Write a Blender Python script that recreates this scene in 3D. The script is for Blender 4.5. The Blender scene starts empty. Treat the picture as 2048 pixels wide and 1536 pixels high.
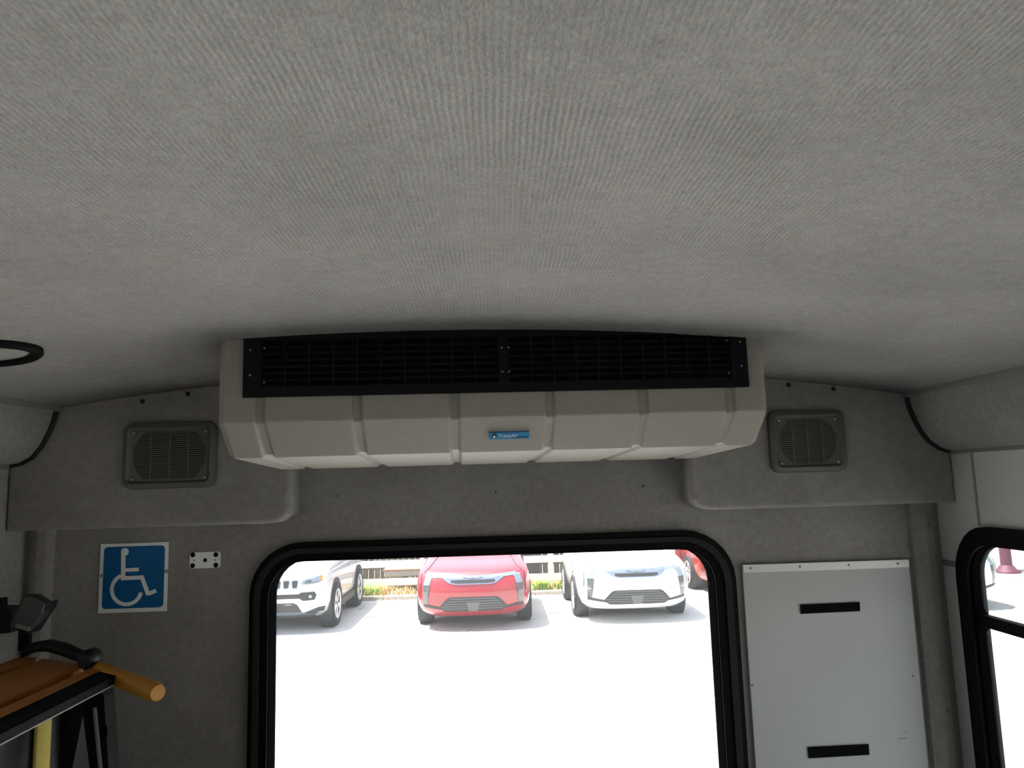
import bpy, bmesh, math, random
from mathutils import Matrix, Vector
from mathutils.geometry import tessellate_polygon
random.seed(7)
PI = math.pi
SC = bpy.context.scene
COL = SC.collection

# ------------------------------------------------------------------ camera
CAMZ = 2.35                     # metres above the car park
F, PITCH, YAW, ROLL = 1500.0, 0.1317, -0.0265, 0.0295
cp, sp = math.cos(PITCH), math.sin(PITCH)
A_ = Matrix(((1, 0, 0), (0, 0, 1), (0, -1, 0)))
ROT = (Matrix.Rotation(YAW, 3, 'Z') @ Matrix.Rotation(PITCH, 3, 'X') @ A_ @ Matrix.Rotation(ROLL, 3, 'Z'))
cam_d = bpy.data.cameras.new('camera')
cam_d.sensor_width = 36.0
cam_d.lens = 36.0 * F / 2048.0
cam_d.clip_start = 0.02
cam_d.clip_end = 500
cam = bpy.data.objects.new('camera', cam_d)
COL.objects.link(cam)
flip = Matrix(((1, 0, 0), (0, -1, 0), (0, 0, -1)))
cam.matrix_world = Matrix.Translation((0, 0, CAMZ)) @ (ROT @ flip).to_4x4()
SC.camera = cam

# ------------------------------------------------------------------ sky, sun, exposure
world = bpy.data.worlds.new('world')
SC.world = world
world.use_nodes = True
nt = world.node_tree
sky = nt.nodes.new('ShaderNodeTexSky')
sky.sky_type = 'NISHITA'
sky.sun_disc = False
sky.sun_elevation = math.radians(68)
sky.sun_rotation = math.radians(290)
sky.air_density = 1.4
sky.dust_density = 3.0
bg = nt.nodes['Background']
bg.inputs['Strength'].default_value = 0.22
hs = nt.nodes.new('ShaderNodeHueSaturation')
hs.inputs['Saturation'].default_value = 0.55      # hazy white summer sky
nt.links.new(sky.outputs[0], hs.inputs['Color'])
nt.links.new(hs.outputs[0], bg.inputs[0])
sun_d = bpy.data.lights.new('sun', 'SUN')
sun_d.energy = 9.0
sun_d.angle = math.radians(0.6)
sun_d.color = (1.0, 0.96, 0.9)
sun = bpy.data.objects.new('sun', sun_d)
COL.objects.link(sun)
sun.location = (-6, 6, 20)
sun.rotation_euler = Vector((0.36, 0.03, -0.93)).to_track_quat('-Z', 'Y').to_euler()
SC.view_settings.view_transform = 'Standard'
SC.view_settings.look = 'None'
SC.view_settings.exposure = 1.2
SC.view_settings.gamma = 1.0
SC.view_settings.use_curve_mapping = False
SC.cycles.use_denoising = True
SC.cycles.max_bounces = 10
SC.cycles.diffuse_bounces = 5
SC.cycles.transparent_max_bounces = 16
SC.cycles.sample_clamp_indirect = 8.0

# ------------------------------------------------------------------ helpers
def wp(px, py, D):
    """World point seen at a pixel of the 2048x1536 frame, on the plane y = D."""
    d = ROT @ Vector(((px - 1024) / F, (py - 768) / F, 1))
    d = d / d.y * D
    return Vector((d.x, D, d.z + CAMZ))

WM = {}

def add(name, me, mat=None, parent=None, loc=(0, 0, 0)):
    o = bpy.data.objects.new(name, me)
    COL.objects.link(o)
    if mat is not None and not me.materials:
        me.materials.append(mat)
    m = Matrix.Translation(loc)
    WM[o.name] = m
    o.location = loc
    if parent is not None:
        o.parent = parent
        o.matrix_parent_inverse = WM[parent.name].inverted()
    return o

def tag(o, label, cat=None, group=None, kind=None):
    o['label'] = label
    if cat: o['category'] = cat
    if group: o['group'] = group
    if kind: o['kind'] = kind
    return o

def thing(name, label, cat, loc=(0, 0, 0), group=None):
    o = bpy.data.objects.new(name, None)
    COL.objects.link(o)
    o.location = loc
    o.empty_display_size = 0.1
    WM[o.name] = Matrix.Translation(loc)
    return tag(o, label, cat, group)

class MB:
    """Collects shapes (world coordinates) into one mesh."""
    def __init__(s):
        s.v = []; s.f = []; s.sm = []
    def raw(s, v, f, smooth=False):
        b = len(s.v)
        s.v += [Vector(p) for p in v]
        s.f += [tuple(i + b for i in q) for q in f]
        s.sm += [smooth] * len(f)
        return s
    def box(s, lo, hi, bev=0.0, M=None):
        bm = bmesh.new()
        bmesh.ops.create_cube(bm, size=1)
        c = [(a + b) / 2 for a, b in zip(lo, hi)]
        d = [abs(b - a) for a, b in zip(lo, hi)]
        for v in bm.verts:
            v.co = Vector((v.co.x * d[0], v.co.y * d[1], v.co.z * d[2]))
        if bev:
            bmesh.ops.bevel(bm, geom=bm.edges[:], offset=min(bev, min(d) * .45), segments=2, profile=.6, affect='EDGES')
        for v in bm.verts:
            v.co = v.co + Vector(c)
            if M: v.co = M @ v.co
        s.bm(bm)
        return s
    def bm(s, bm, smooth=False):
        bm.verts.index_update()
        s.raw([v.co.copy() for v in bm.verts], [[v.index for v in f.verts] for f in bm.faces], smooth)
        bm.free()
    def tube(s, pts, r, n=10, caps=True, flat=None):
        pts = [Vector(p) for p in pts]
        rs = r if isinstance(r, (list, tuple)) else [r] * len(pts)
        ring = []
        up = None
        for i, p in enumerate(pts):
            t = (pts[min(i + 1, len(pts) - 1)] - pts[max(i - 1, 0)]).normalized()
            if up is None:
                up = Vector((0, 0, 1)) if abs(t.z) < .9 else Vector((0, 1, 0))
            a = t.cross(up).normalized()
            b = a.cross(t).normalized()
            up = b
            ring.append([p + (a * math.cos(2 * PI * k / n) * rs[i] + b * math.sin(2 * PI * k / n) * rs[i] * (flat or 1)) for k in range(n)])
        v = [q for R in ring for q in R]
        f = []
        for i in range(len(pts) - 1):
            for k in range(n):
                f.append((i * n + k, i * n + (k + 1) % n, (i + 1) * n + (k + 1) % n, (i + 1) * n + k))
        s.raw(v, f, True)
        if caps:
            s.raw(ring[0], [tuple(range(n))[::-1]])
            s.raw(ring[-1], [tuple(range(n))])
        return s
    def prism(s, poly, fn, d0, d1, holes=()):
        """2-D polygon (with holes) swept between depths d0 and d1; fn(u,v,d) -> world."""
        loops = [list(poly)] + [list(h) for h in holes]
        tri = tessellate_polygon([[Vector((p[0], p[1], 0)) for p in L] for L in loops])
        flat = [p for L in loops for p in L]
        n = len(flat)
        v = [fn(p[0], p[1], d0) for p in flat] + [fn(p[0], p[1], d1) for p in flat]
        f = [tuple(t) for t in tri] + [tuple(i + n for i in t)[::-1] for t in tri]
        b = 0
        for L in loops:
            m = len(L)
            for i in range(m):
                j = (i + 1) % m
                f.append((b + i, b + j, b + j + n, b + i + n))
            b += m
        return s.raw(v, f)
    def dome(s, c, nrm, r, h, n=10):
        nrm = Vector(nrm).normalized()
        a = nrm.orthogonal().normalized(); b = nrm.cross(a)
        c = Vector(c)
        v = []; f = []
        for j, (rr, hh) in enumerate(((1, -.3), (1, .2), (.75, .75))):
            v += [c + (a * math.cos(2 * PI * k / n) + b * math.sin(2 * PI * k / n)) * r * rr + nrm * h * hh for k in range(n)]
        v.append(c + nrm * h)
        for j in range(2):
            for k in range(n):
                f.append((j * n + k, j * n + (k + 1) % n, (j + 1) * n + (k + 1) % n, (j + 1) * n + k))
        for k in range(n):
            f.append((2 * n + k, 2 * n + (k + 1) % n, 3 * n))
        return s.raw(v, f, True)
    def build(s, name, mat, parent=None, fix=True):
        if s.v:
            lo = Vector([min(p[i] for p in s.v) for i in range(3)])
            hi = Vector([max(p[i] for p in s.v) for i in range(3)])
        c = (lo + hi) / 2
        me = bpy.data.meshes.new(name)
        me.from_pydata([tuple(p - c) for p in s.v], [], s.f)
        if fix:
            bm = bmesh.new(); bm.from_mesh(me)
            bmesh.ops.recalc_face_normals(bm, faces=bm.faces[:])
            bm.to_mesh(me); bm.free()
        for p, q in zip(me.polygons, s.sm):
            p.use_smooth = q
        return add(name, me, mat, parent, c)

def rrect(x0, x1, z0, z1, r, n=7):
    pts = []
    for cx, cz, a0 in ((x1 - r, z1 - r, 0), (x0 + r, z1 - r, PI / 2), (x0 + r, z0 + r, PI), (x1 - r, z0 + r, 1.5 * PI)):
        for k in range(n + 1):
            a = a0 + PI / 2 * k / n
            pts.append((cx + r * math.cos(a), cz + r * math.sin(a)))
    return pts

def circ(cx, cz, r, n=20):
    return [(cx + r * math.cos(2 * PI * k / n), cz + r * math.sin(2 * PI * k / n)) for k in range(n)]

XZ = lambda u, v, d: Vector((u, d, v))       # polygon in X,Z, swept along Y
YZ = lambda u, v, d: Vector((d, u, v))       # polygon in Y,Z, swept along X
XY = lambda u, v, d: Vector((u, v, d))       # polygon in X,Y, swept along Z

# ------------------------------------------------------------------ materials
def pm(name, col, rough=.6, metal=0.0, spec=.5, coat=0.0, noise=0.0, nscale=20.0, bump=0.0, bscale=200.0):
    m = bpy.data.materials.new(name)
    m.use_nodes = True
    t = m.node_tree; b = t.nodes['Principled BSDF']
    b.inputs['Base Color'].default_value = (*col, 1)
    b.inputs['Roughness'].default_value = rough
    b.inputs['Metallic'].default_value = metal
    b.inputs['Specular IOR Level'].default_value = spec
    b.inputs['Coat Weight'].default_value = coat
    b.inputs['Coat Roughness'].default_value = .05
    tc = t.nodes.new('ShaderNodeTexCoord')
    if noise:
        n = t.nodes.new('ShaderNodeTexNoise'); n.inputs['Scale'].default_value = nscale
        n.inputs['Detail'].default_value = 6
        t.links.new(tc.outputs['Object'], n.inputs['Vector'])
        r = t.nodes.new('ShaderNodeMapRange')
        r.inputs[1].default_value = .25; r.inputs[2].default_value = .75
        r.inputs[3].default_value = 1 - noise; r.inputs[4].default_value = 1 + noise
        t.links.new(n.outputs['Fac'], r.inputs[0])
        x = t.nodes.new('ShaderNodeMix'); x.data_type = 'RGBA'; x.blend_type = 'MULTIPLY'
        x.inputs[0].default_value = 1
        x.inputs[6].default_value = (*col, 1)
        t.links.new(r.outputs[0], x.inputs[7])
        t.links.new(x.outputs[2], b.inputs['Base Color'])
    if bump:
        n2 = t.nodes.new('ShaderNodeTexNoise'); n2.inputs['Scale'].default_value = bscale
        t.links.new(tc.outputs['Object'], n2.inputs['Vector'])
        bp = t.nodes.new('ShaderNodeBump'); bp.inputs['Strength'].default_value = bump
        bp.inputs['Distance'].default_value = .002
        t.links.new(n2.outputs['Fac'], bp.inputs['Height'])
        t.links.new(bp.outputs[0], b.inputs['Normal'])
    return m

def carpet(name, col, rib=0.0, ribscale=200.0, stain_shade=False):
    """Grey felted trim carpet: flecked, blotchy, with a fine rib along Y."""
    m = bpy.data.materials.new(name)
    m.use_nodes = True
    t = m.node_tree; b = t.nodes['Principled BSDF']
    L = t.links.new
    b.inputs['Roughness'].default_value = 1.0
    b.inputs['Specular IOR Level'].default_value = .1
    b.inputs['Sheen Weight'].default_value = .15
    geo = t.nodes.new('ShaderNodeNewGeometry')
    pos = geo.outputs['Position']
    def noise(scale, detail, lo, hi, vec=pos):
        n = t.nodes.new('ShaderNodeTexNoise'); n.inputs['Scale'].default_value = scale
        n.inputs['Detail'].default_value = detail
        L(vec, n.inputs['Vector'])
        r = t.nodes.new('ShaderNodeMapRange')
        r.inputs[1].default_value = .3; r.inputs[2].default_value = .7
        r.inputs[3].default_value = lo; r.inputs[4].default_value = hi
        L(n.outputs['Fac'], r.inputs[0])
        return n.outputs['Fac'], r.outputs[0]
    def mul(a, c):
        x = t.nodes.new('ShaderNodeMath'); x.operation = 'MULTIPLY'
        L(a, x.inputs[0]); L(c, x.inputs[1]); return x.outputs[0]
    stretch = t.nodes.new('ShaderNodeVectorMath'); stretch.operation = 'MULTIPLY'
    stretch.inputs[1].default_value = (1, .28, 1)
    L(pos, stretch.inputs[0])
    raw, fleck = noise(700, 2, .78, 1.22, stretch.outputs[0])
    _, mid = noise(60, 6, .90, 1.09)
    _, big = noise(5, 4, .88, 1.10)
    fac = mul(mul(fleck, mid), big)
    height = raw
    if rib:
        sep = t.nodes.new('ShaderNodeSeparateXYZ'); L(pos, sep.inputs[0])
        wob = t.nodes.new('ShaderNodeTexNoise'); wob.inputs['Scale'].default_value = 14
        L(pos, wob.inputs['Vector'])
        ad = t.nodes.new('ShaderNodeMath'); ad.operation = 'MULTIPLY_ADD'
        L(wob.outputs['Fac'], ad.inputs[0]); ad.inputs[1].default_value = .006; L(sep.outputs[0], ad.inputs[2])
        sc = t.nodes.new('ShaderNodeMath'); sc.operation = 'MULTIPLY'; L(ad.outputs[0], sc.inputs[0]); sc.inputs[1].default_value = 2 * PI * ribscale
        sn = t.nodes.new('ShaderNodeMath'); sn.operation = 'SINE'; L(sc.outputs[0], sn.inputs[0])
        # the wale shows in patches
        _, patch = noise(9, 3, .1, 1.0)
        sp_ = mul(sn.outputs[0], patch)
        rr = t.nodes.new('ShaderNodeMath'); rr.operation = 'MULTIPLY_ADD'; L(sp_, rr.inputs[0]); rr.inputs[1].default_value = rib; rr.inputs[2].default_value = 1
        fac = mul(fac, rr.outputs[0])
        hh = t.nodes.new('ShaderNodeMath'); hh.operation = 'MULTIPLY_ADD'; L(sp_, hh.inputs[0]); hh.inputs[1].default_value = .4; L(raw, hh.inputs[2])
        height = hh.outputs[0]
    if stain_shade:
        # dirt and soft shadow painted into the headliner: irregular cloud around the grille top
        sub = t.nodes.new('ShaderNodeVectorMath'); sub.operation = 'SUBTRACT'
        L(pos, sub.inputs[0]); sub.inputs[1].default_value = stain_shade
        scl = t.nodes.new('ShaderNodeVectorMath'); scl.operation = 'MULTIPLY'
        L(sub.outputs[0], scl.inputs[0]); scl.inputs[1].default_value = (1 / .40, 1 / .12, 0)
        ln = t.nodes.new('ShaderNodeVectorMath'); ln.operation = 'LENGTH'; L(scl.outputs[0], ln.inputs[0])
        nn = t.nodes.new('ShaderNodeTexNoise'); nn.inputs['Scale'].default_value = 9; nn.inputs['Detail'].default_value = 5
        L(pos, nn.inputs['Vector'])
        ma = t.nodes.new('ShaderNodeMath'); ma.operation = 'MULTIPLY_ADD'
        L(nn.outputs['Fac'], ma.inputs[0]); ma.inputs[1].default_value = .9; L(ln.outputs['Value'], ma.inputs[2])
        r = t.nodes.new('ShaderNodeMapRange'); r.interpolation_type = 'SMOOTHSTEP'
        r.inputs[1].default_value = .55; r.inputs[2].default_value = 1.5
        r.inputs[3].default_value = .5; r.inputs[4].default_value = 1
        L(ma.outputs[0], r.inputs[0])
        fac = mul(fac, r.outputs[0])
    # warm / cool flecks
    hue = t.nodes.new('ShaderNodeMix'); hue.data_type = 'RGBA'
    hn, hr = noise(150, 2, 0, 1)
    L(hr, hue.inputs[0])
    hue.inputs[6].default_value = (col[0] * 1.04, col[1], col[2] * .95, 1)
    hue.inputs[7].default_value = (col[0] * .96, col[1], col[2] * 1.05, 1)
    x = t.nodes.new('ShaderNodeMix'); x.data_type = 'RGBA'; x.blend_type = 'MULTIPLY'; x.inputs[0].default_value = 1
    L(hue.outputs[2], x.inputs[6]); L(fac, x.inputs[7])
    L(x.outputs[2], b.inputs['Base Color'])
    bp = t.nodes.new('ShaderNodeBump'); bp.inputs['Strength'].default_value = .5; bp.inputs['Distance'].default_value = .002
    L(height, bp.inputs['Height']); L(bp.outputs[0], b.inputs['Normal'])
    return m

def glass(name, tint=(.94, .95, .945), refl=.012, haze=.02):
    m = bpy.data.materials.new(name); m.use_nodes = True
    t = m.node_tree; t.nodes.remove(t.nodes['Principled BSDF'])
    out = t.nodes['Material Output']
    tr = t.nodes.new('ShaderNodeBsdfTransparent'); tr.inputs[0].default_value = (*tint, 1)
    gl = t.nodes.new('ShaderNodeBsdfGlossy'); gl.inputs['Roughness'].default_value = .02
    mx = t.nodes.new('ShaderNodeMixShader'); mx.inputs[0].default_value = refl
    t.links.new(tr.outputs[0], mx.inputs[1]); t.links.new(gl.outputs[0], mx.inputs[2])
    # thin film of road dust that scatters a little daylight
    du = t.nodes.new('ShaderNodeBsdfTranslucent'); du.inputs[0].default_value = (.8, .82, .82, 1)
    m2 = t.nodes.new('ShaderNodeMixShader'); m2.inputs[0].default_value = haze
    t.links.new(mx.outputs[0], m2.inputs[1]); t.links.new(du.outputs[0], m2.inputs[2])
    t.links.new(m2.outputs[0], out.inputs[0])
    return m

M = {
 'ceil': carpet('headliner_carpet', (.31, .296, .283), rib=.19, ribscale=190, stain_shade=(.0, 1.31, CAMZ + .27)),
 'wall': carpet('wall_carpet', (.262, .247, .237)),
 'bulk': carpet('bulkhead_carpet', (.262, .248, .237)),
 'cove': carpet('cove_carpet', (.23, .223, .216)),
 'leftw': carpet('left_wall_carpet', (.30, .29, .275)),
 'side': pm('side_panel_grey', (.50, .505, .505), .55, noise=.05, nscale=8, bump=.2, bscale=900),
 'floor': pm('floor_vinyl', (.32, .315, .30), .6, noise=.1, nscale=30),
 'rubber': pm('dark_rubber', (.02, .0205, .02), .8, spec=.2),
 'seam': pm('seam_grey', (.26, .255, .245), .6),
 'trimgrey': pm('trim_grey', (.16, .16, .155), .6),
 'black': pm('black_frame', (.004, .004, .0045), .6, spec=.08),
 'matte': pm('matte_rubber', (.004, .004, .0045), 1.0, spec=0.0),
 'grille': pm('black_grille', (.004, .0045, .005), .55, spec=.15),
 'void': pm('grille_void', (.002, .002, .002), .9, spec=.1),
 'ac': pm('ac_beige_plastic', (.285, .268, .234), .55, noise=.04, nscale=120, bump=.35, bscale=700),
 'speaker': pm('speaker_taupe', (.098, .095, .078), .6, bump=.1, bscale=900),
 'spkvoid': pm('speaker_void', (.012, .012, .011), .9),
 'panel': pm('white_board', (.43, .44, .44), .5, noise=.03, nscale=6, bump=.15, bscale=1200),
 'velcro': pm('black_velcro', (.004, .004, .005), .95, spec=.1, bump=.5, bscale=800),
 'alu': pm('aluminium', (.55, .56, .56), .45, .4, noise=.06, nscale=30),
 'steel': pm('screw_steel', (.35, .35, .35), .35, .9),
 'white': pm('sign_white', (.80, .80, .77), .5),
 'blue': pm('sign_blue', (.0005, .10, .28), .5, spec=.2, noise=.06, nscale=10),
 'badge': pm('badge_blue', (.02, .20, .42), .3, noise=.15, nscale=60),
 'badgedark': pm('badge_dark', (.004, .03, .08), .3),
 'orange': pm('lift_orange', (.42, .15, .025), .5, noise=.1, nscale=25),
 'yellowor': pm('grip_yellow_orange', (.50, .22, .02), .5, noise=.12, nscale=60),
 'yellow': pm('strap_yellow', (.60, .48, .10), .75, noise=.05, nscale=90),
 'liftblack': pm('lift_black', (.007, .0075, .0085), .45, spec=.3, noise=.1, nscale=30),
 'liftdark': pm('lift_dark_steel', (.007, .0073, .0078), .8, spec=.1, noise=.1, nscale=30),
 'lens': pm('lamp_lens', (.34, .335, .32), .3, bump=.4, bscale=300),
 'glass': glass('window_glass'),
 'tint': glass('tinted_side_glass', (.76, .77, .76)),
}
GRP = 'parts'
Z = lambda r: CAMZ + r
DW = 1.85                         # rear wall
XL, XR = -1.118, 1.085             # side walls
FLOOR = Z(-1.5)
YF = -4.6                         # front of the saloon
def ceil_r(x): return .273 - .078 * x * x - .012 * x

# ================================================================== setting: car park
def ground_mat():
    m = bpy.data.materials.new('pale_asphalt'); m.use_nodes = True
    t = m.node_tree; b = t.nodes['Principled BSDF']; L = t.links.new
    b.inputs['Roughness'].default_value = .9
    geo = t.nodes.new('ShaderNodeNewGeometry')
    n1 = t.nodes.new('ShaderNodeTexNoise'); n1.inputs['Scale'].default_value = .8; n1.inputs['Detail'].default_value = 8
    n2 = t.nodes.new('ShaderNodeTexNoise'); n2.inputs['Scale'].default_value = 60; n2.inputs['Detail'].default_value = 3
    vo = t.nodes.new('ShaderNodeTexVoronoi'); vo.feature = 'DISTANCE_TO_EDGE'; vo.inputs['Scale'].default_value = .23
    L(geo.outputs['Position'], n1.inputs['Vector']); L(geo.outputs['Position'], n2.inputs['Vector'])
    wv = t.nodes.new('ShaderNodeVectorMath'); wv.operation = 'ADD'
    nv = t.nodes.new('ShaderNodeTexNoise'); nv.inputs['Scale'].default_value = 1.3
    L(geo.outputs['Position'], nv.inputs['Vector']); L(geo.outputs['Position'], wv.inputs[0]); L(nv.outputs['Color'], wv.inputs[1])
    L(wv.outputs[0], vo.inputs['Vector'])
    rp = t.nodes.new('ShaderNodeMapRange'); rp.inputs[1].default_value = .0; rp.inputs[2].default_value = .006; rp.inputs[3].default_value = .55; rp.inputs[4].default_value = 1
    L(vo.outputs['Distance'], rp.inputs[0])
    ad = t.nodes.new('ShaderNodeMath'); ad.operation = 'ADD'; L(n1.outputs['Fac'], ad.inputs[0]); L(n2.outputs['Fac'], ad.inputs[1])
    r2 = t.nodes.new('ShaderNodeMapRange'); r2.inputs[1].default_value = .6; r2.inputs[2].default_value = 1.4; r2.inputs[3].default_value = .84; r2.inputs[4].default_value = 1.12
    L(ad.outputs[0], r2.inputs[0])
    mu = t.nodes.new('ShaderNodeMath'); mu.operation = 'MULTIPLY'; L(rp.outputs[0], mu.inputs[0]); L(r2.outputs[0], mu.inputs[1])
    x = t.nodes.new('ShaderNodeMix'); x.data_type = 'RGBA'; x.blend_type = 'MULTIPLY'; x.inputs[0].default_value = 1
    x.inputs[6].default_value = (.44, .44, .425, 1); L(mu.outputs[0], x.inputs[7])
    L(x.outputs[2], b.inputs['Base Color'])
    return m
o = MB().box((-70, -50, -.3), (80, 120, 0)).build('ground', ground_mat())
tag(o, 'pale sunlit asphalt car park outside the windows', kind='structure')

# ================================================================== setting: bus shell
WIN_B = (-.546, .527, Z(-1.28), Z(-.164))        # rear window opening
hole = rrect(*WIN_B, .085)
o = MB().prism([(XL - .05, FLOOR - .05), (XR + .05, FLOOR - .05), (XR + .05, Z(.36)), (XL - .05, Z(.36))], XZ, DW, DW + .05, [hole[::-1]]).build('wall_back', M['wall'])
tag(o, 'grey carpeted rear wall of the bus around the window', kind='structure')

# side walls with their windows
rwins = [(.80, 1.732), (-.30, .61)]
RZ0, RZ1 = Z(-1.12), Z(-.1615)
lwins = [(.45, 1.35), (-.55, .35)]
def side_wall(name, x0, x1, wins, label, mat='side'):
    holes = [rrect(a, b, RZ0, RZ1, .085)[::-1] for a, b in wins]
    o = MB().prism([(YF, FLOOR - .05), (DW, FLOOR - .05), (DW, Z(.36)), (YF, Z(.36))], YZ, x0, x1, holes).build(name, M[mat])
    tag(o, label, kind='structure')
side_wall('wall_right', XR, XR + .02, rwins, 'light grey side wall panel on the right with black framed window')
side_wall('wall_left', XL - .02, XL, lwins, 'light grey side wall behind the wheelchair lift', 'leftw')
fh = rrect(-.85, .80, Z(-.75), Z(-.25), .1)  # unseen windscreen opening, kept small to cut light from the front
o = MB().prism([(XL - .05, FLOOR - .05), (XR + .05, FLOOR - .05), (XR + .05, Z(.36)), (XL - .05, Z(.36))], XZ, YF - .05, YF, [fh[::-1]]).build('wall_front', M['side'])
tag(o, 'front bulkhead of the bus with windscreen opening', kind='structure')
o = MB().box((XL - .05, YF, FLOOR - .06), (XR + .05, DW, FLOOR)).build('floor', M['floor'])
tag(o, 'dark grey vinyl floor of the bus', kind='structure')
# arched ceiling
xs = [XL - .05 + (XR - XL + .1) * k / 40 for k in range(41)]
pts = [(x, Z(ceil_r(x))) for x in xs] + [(x, Z(ceil_r(x)) + .05) for x in reversed(xs)]
mb = MB(); n = len(xs)
v = []; f = []
for x in xs:
    v += [(x, YF, Z(ceil_r(x))), (x, DW, Z(ceil_r(x))), (x, YF, Z(.36)), (x, DW, Z(.36))]
for i in range(n - 1):
    a, b = 4 * i, 4 * i + 4
    f += [(a, a + 1, b + 1, b), (a + 2, b + 2, b + 3, a + 3), (a, b, b + 2, a + 2), (a + 1, a + 3, b + 3, b + 1)]
mb.raw(v, f, False)
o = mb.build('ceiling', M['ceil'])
for p in o.data.polygons:
    p.use_smooth = abs(p.normal.z) > .5
tag(o, 'arched grey ribbed carpet headliner of the bus ceiling', kind='structure')

# windows: black rubber-lined frames and panes
def ring(mb, outer, inner, fn, d0, d1):
    mb.prism(outer, fn, d0, d1, [inner[::-1]])
w1 = bpy.data.objects.new('window_1', None); COL.objects.link(w1)
w1.location = (0, DW, WIN_B[2]); WM[w1.name] = Matrix.Translation(w1.location)
tag(w1, 'large rear window with thick black rounded frame over the car park', kind='structure')
a, b, c, d = WIN_B
mb = MB(); ring(mb, rrect(a - .040, b + .046, c - .05, d + .039, .12), rrect(a + .004, b - .004, c + .004, d - .004, .083), XZ, DW - .016, DW - .0005); mb.build('frame', M['black'], w1)
mb = MB(); ring(mb, rrect(a - .029, b + .034, c - .036, d + .025, .11), rrect(a - .015, b + .018, c - .02, d + .013, .10), XZ, DW - .021, DW - .012); mb.build('gasket_bead', M['rubber'], w1)
mb = MB(); ring(mb, rrect(a - .001, b + .001, c - .001, d + .001, .085), rrect(a + .006, b - .006, c + .006, d - .006, .08), XZ, DW - .01, DW + .05); mb.build('reveal', M['matte'], w1)
MB().prism(rrect(a + .005, b - .005, c + .005, d - .005, .08), XZ, DW + .042, DW + .046).build('pane', M['glass'], w1)

def side_window(idx, wins, x, sgn, labels):
    for k, (y0, y1) in enumerate(wins):
        w = bpy.data.objects.new('window_%d' % idx, None); COL.objects.link(w)
        w.location = (x, (y0 + y1) / 2, RZ0); WM[w.name] = Matrix.Translation(w.location)
        tag(w, labels[k], kind='structure')
        xi = x - sgn * .016
        mb = MB(); ring(mb, rrect(y0 - .038, y1 + .038, RZ0 - .038, RZ1 + .036, .12), rrect(y0 + .004, y1 - .004, RZ0 + .004, RZ1 - .004, .083), YZ, *sorted((xi, x - sgn * .0005))); mb.build('frame', M['black'], w)
        mb = MB(); ring(mb, rrect(y0 - .001, y1 + .001, RZ0 - .001, RZ1 + .001, .085), rrect(y0 + .012, y1 - .012, RZ0 + .01, RZ1 - .006, .075), YZ, *sorted((x - sgn * .008, x + sgn * .0205))); mb.build('reveal', M['matte'], w)
        zm = Z(-.336)
        MB().box((min(x - sgn * .004, x + sgn * .018), y0, zm - .013), (max(x - sgn * .004, x + sgn * .018), y1, zm + .013), .003).build('mullion', M['black'], w)
        MB().prism(rrect(y0 + .01, y1 - .01, zm + .012, RZ1 - .005, .03), YZ, *sorted((x + sgn * .010, x + sgn * .014))).build('pane', M['tint'], w)
        MB().prism(rrect(y0 + .01, y1 - .01, RZ0 + .005, zm - .012, .03), YZ, *sorted((x + sgn * .010, x + sgn * .014))).build('pane', M['tint'], w)
        idx += 1
    return idx
nx = side_window(2, rwins, XR, 1, ['black framed side window with a crossbar on the right wall'] + ['side window further forward on the right wall, number %s from the rear' % s for s in ('two',)])
nx = side_window(nx, lwins, XL, -1, ['side window above the wheelchair lift'] + ['side window further forward on the left wall, number %s from the rear' % s for s in ('two',)])

# corner posts and seams
def post(name, pts, label, z1, scr):
    o = MB().prism(pts, XY, FLOOR, z1).build(name, M['wall'])
    tag(o, label, kind='structure')
    for z in scr:
        x = sum(p[0] for p in pts) / len(pts)
        MB().dome((x, min(p[1] for p in pts) + .001, z), (0, -1, 0), .004, .003).build('screw', M['trimgrey'], o)
post('trim_1', [(1.011, DW), (1.012, DW - .014), (1.022, DW - .023), (1.040, DW - .027), (1.060, DW - .023), (1.076, DW - .012), (XR, DW - .006), (XR, DW)], 'rounded grey carpeted corner post beside the right board', Z(-.07), (Z(-.13), Z(-.56)))
post('trim_2', [(XL, DW), (XL, DW - .006), (-1.108, DW - .012), (-1.095, DW - .023), (-1.080, DW - .027), (-1.063, DW - .023), (-1.054, DW - .014), (-1.053, DW)], 'grey carpeted corner post behind the seat belt stalk', Z(-.07), (Z(-.13),))
o = MB().box((XR - .003, 1.683, Z(-.125)), (XR + .001, 1.689, Z(.05))).build('trim_3', M['seam'])
tag(o, 'thin vertical seam strip above the right side window', kind='structure')
o = MB().box((XR - .004, 1.765, Z(-.227)), (XR + .001, DW - .008, Z(-.214)), .001).build('trim_4', M['trimgrey'])
tag(o, 'short horizontal seam strip between corner post and right window', kind='structure')

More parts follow.
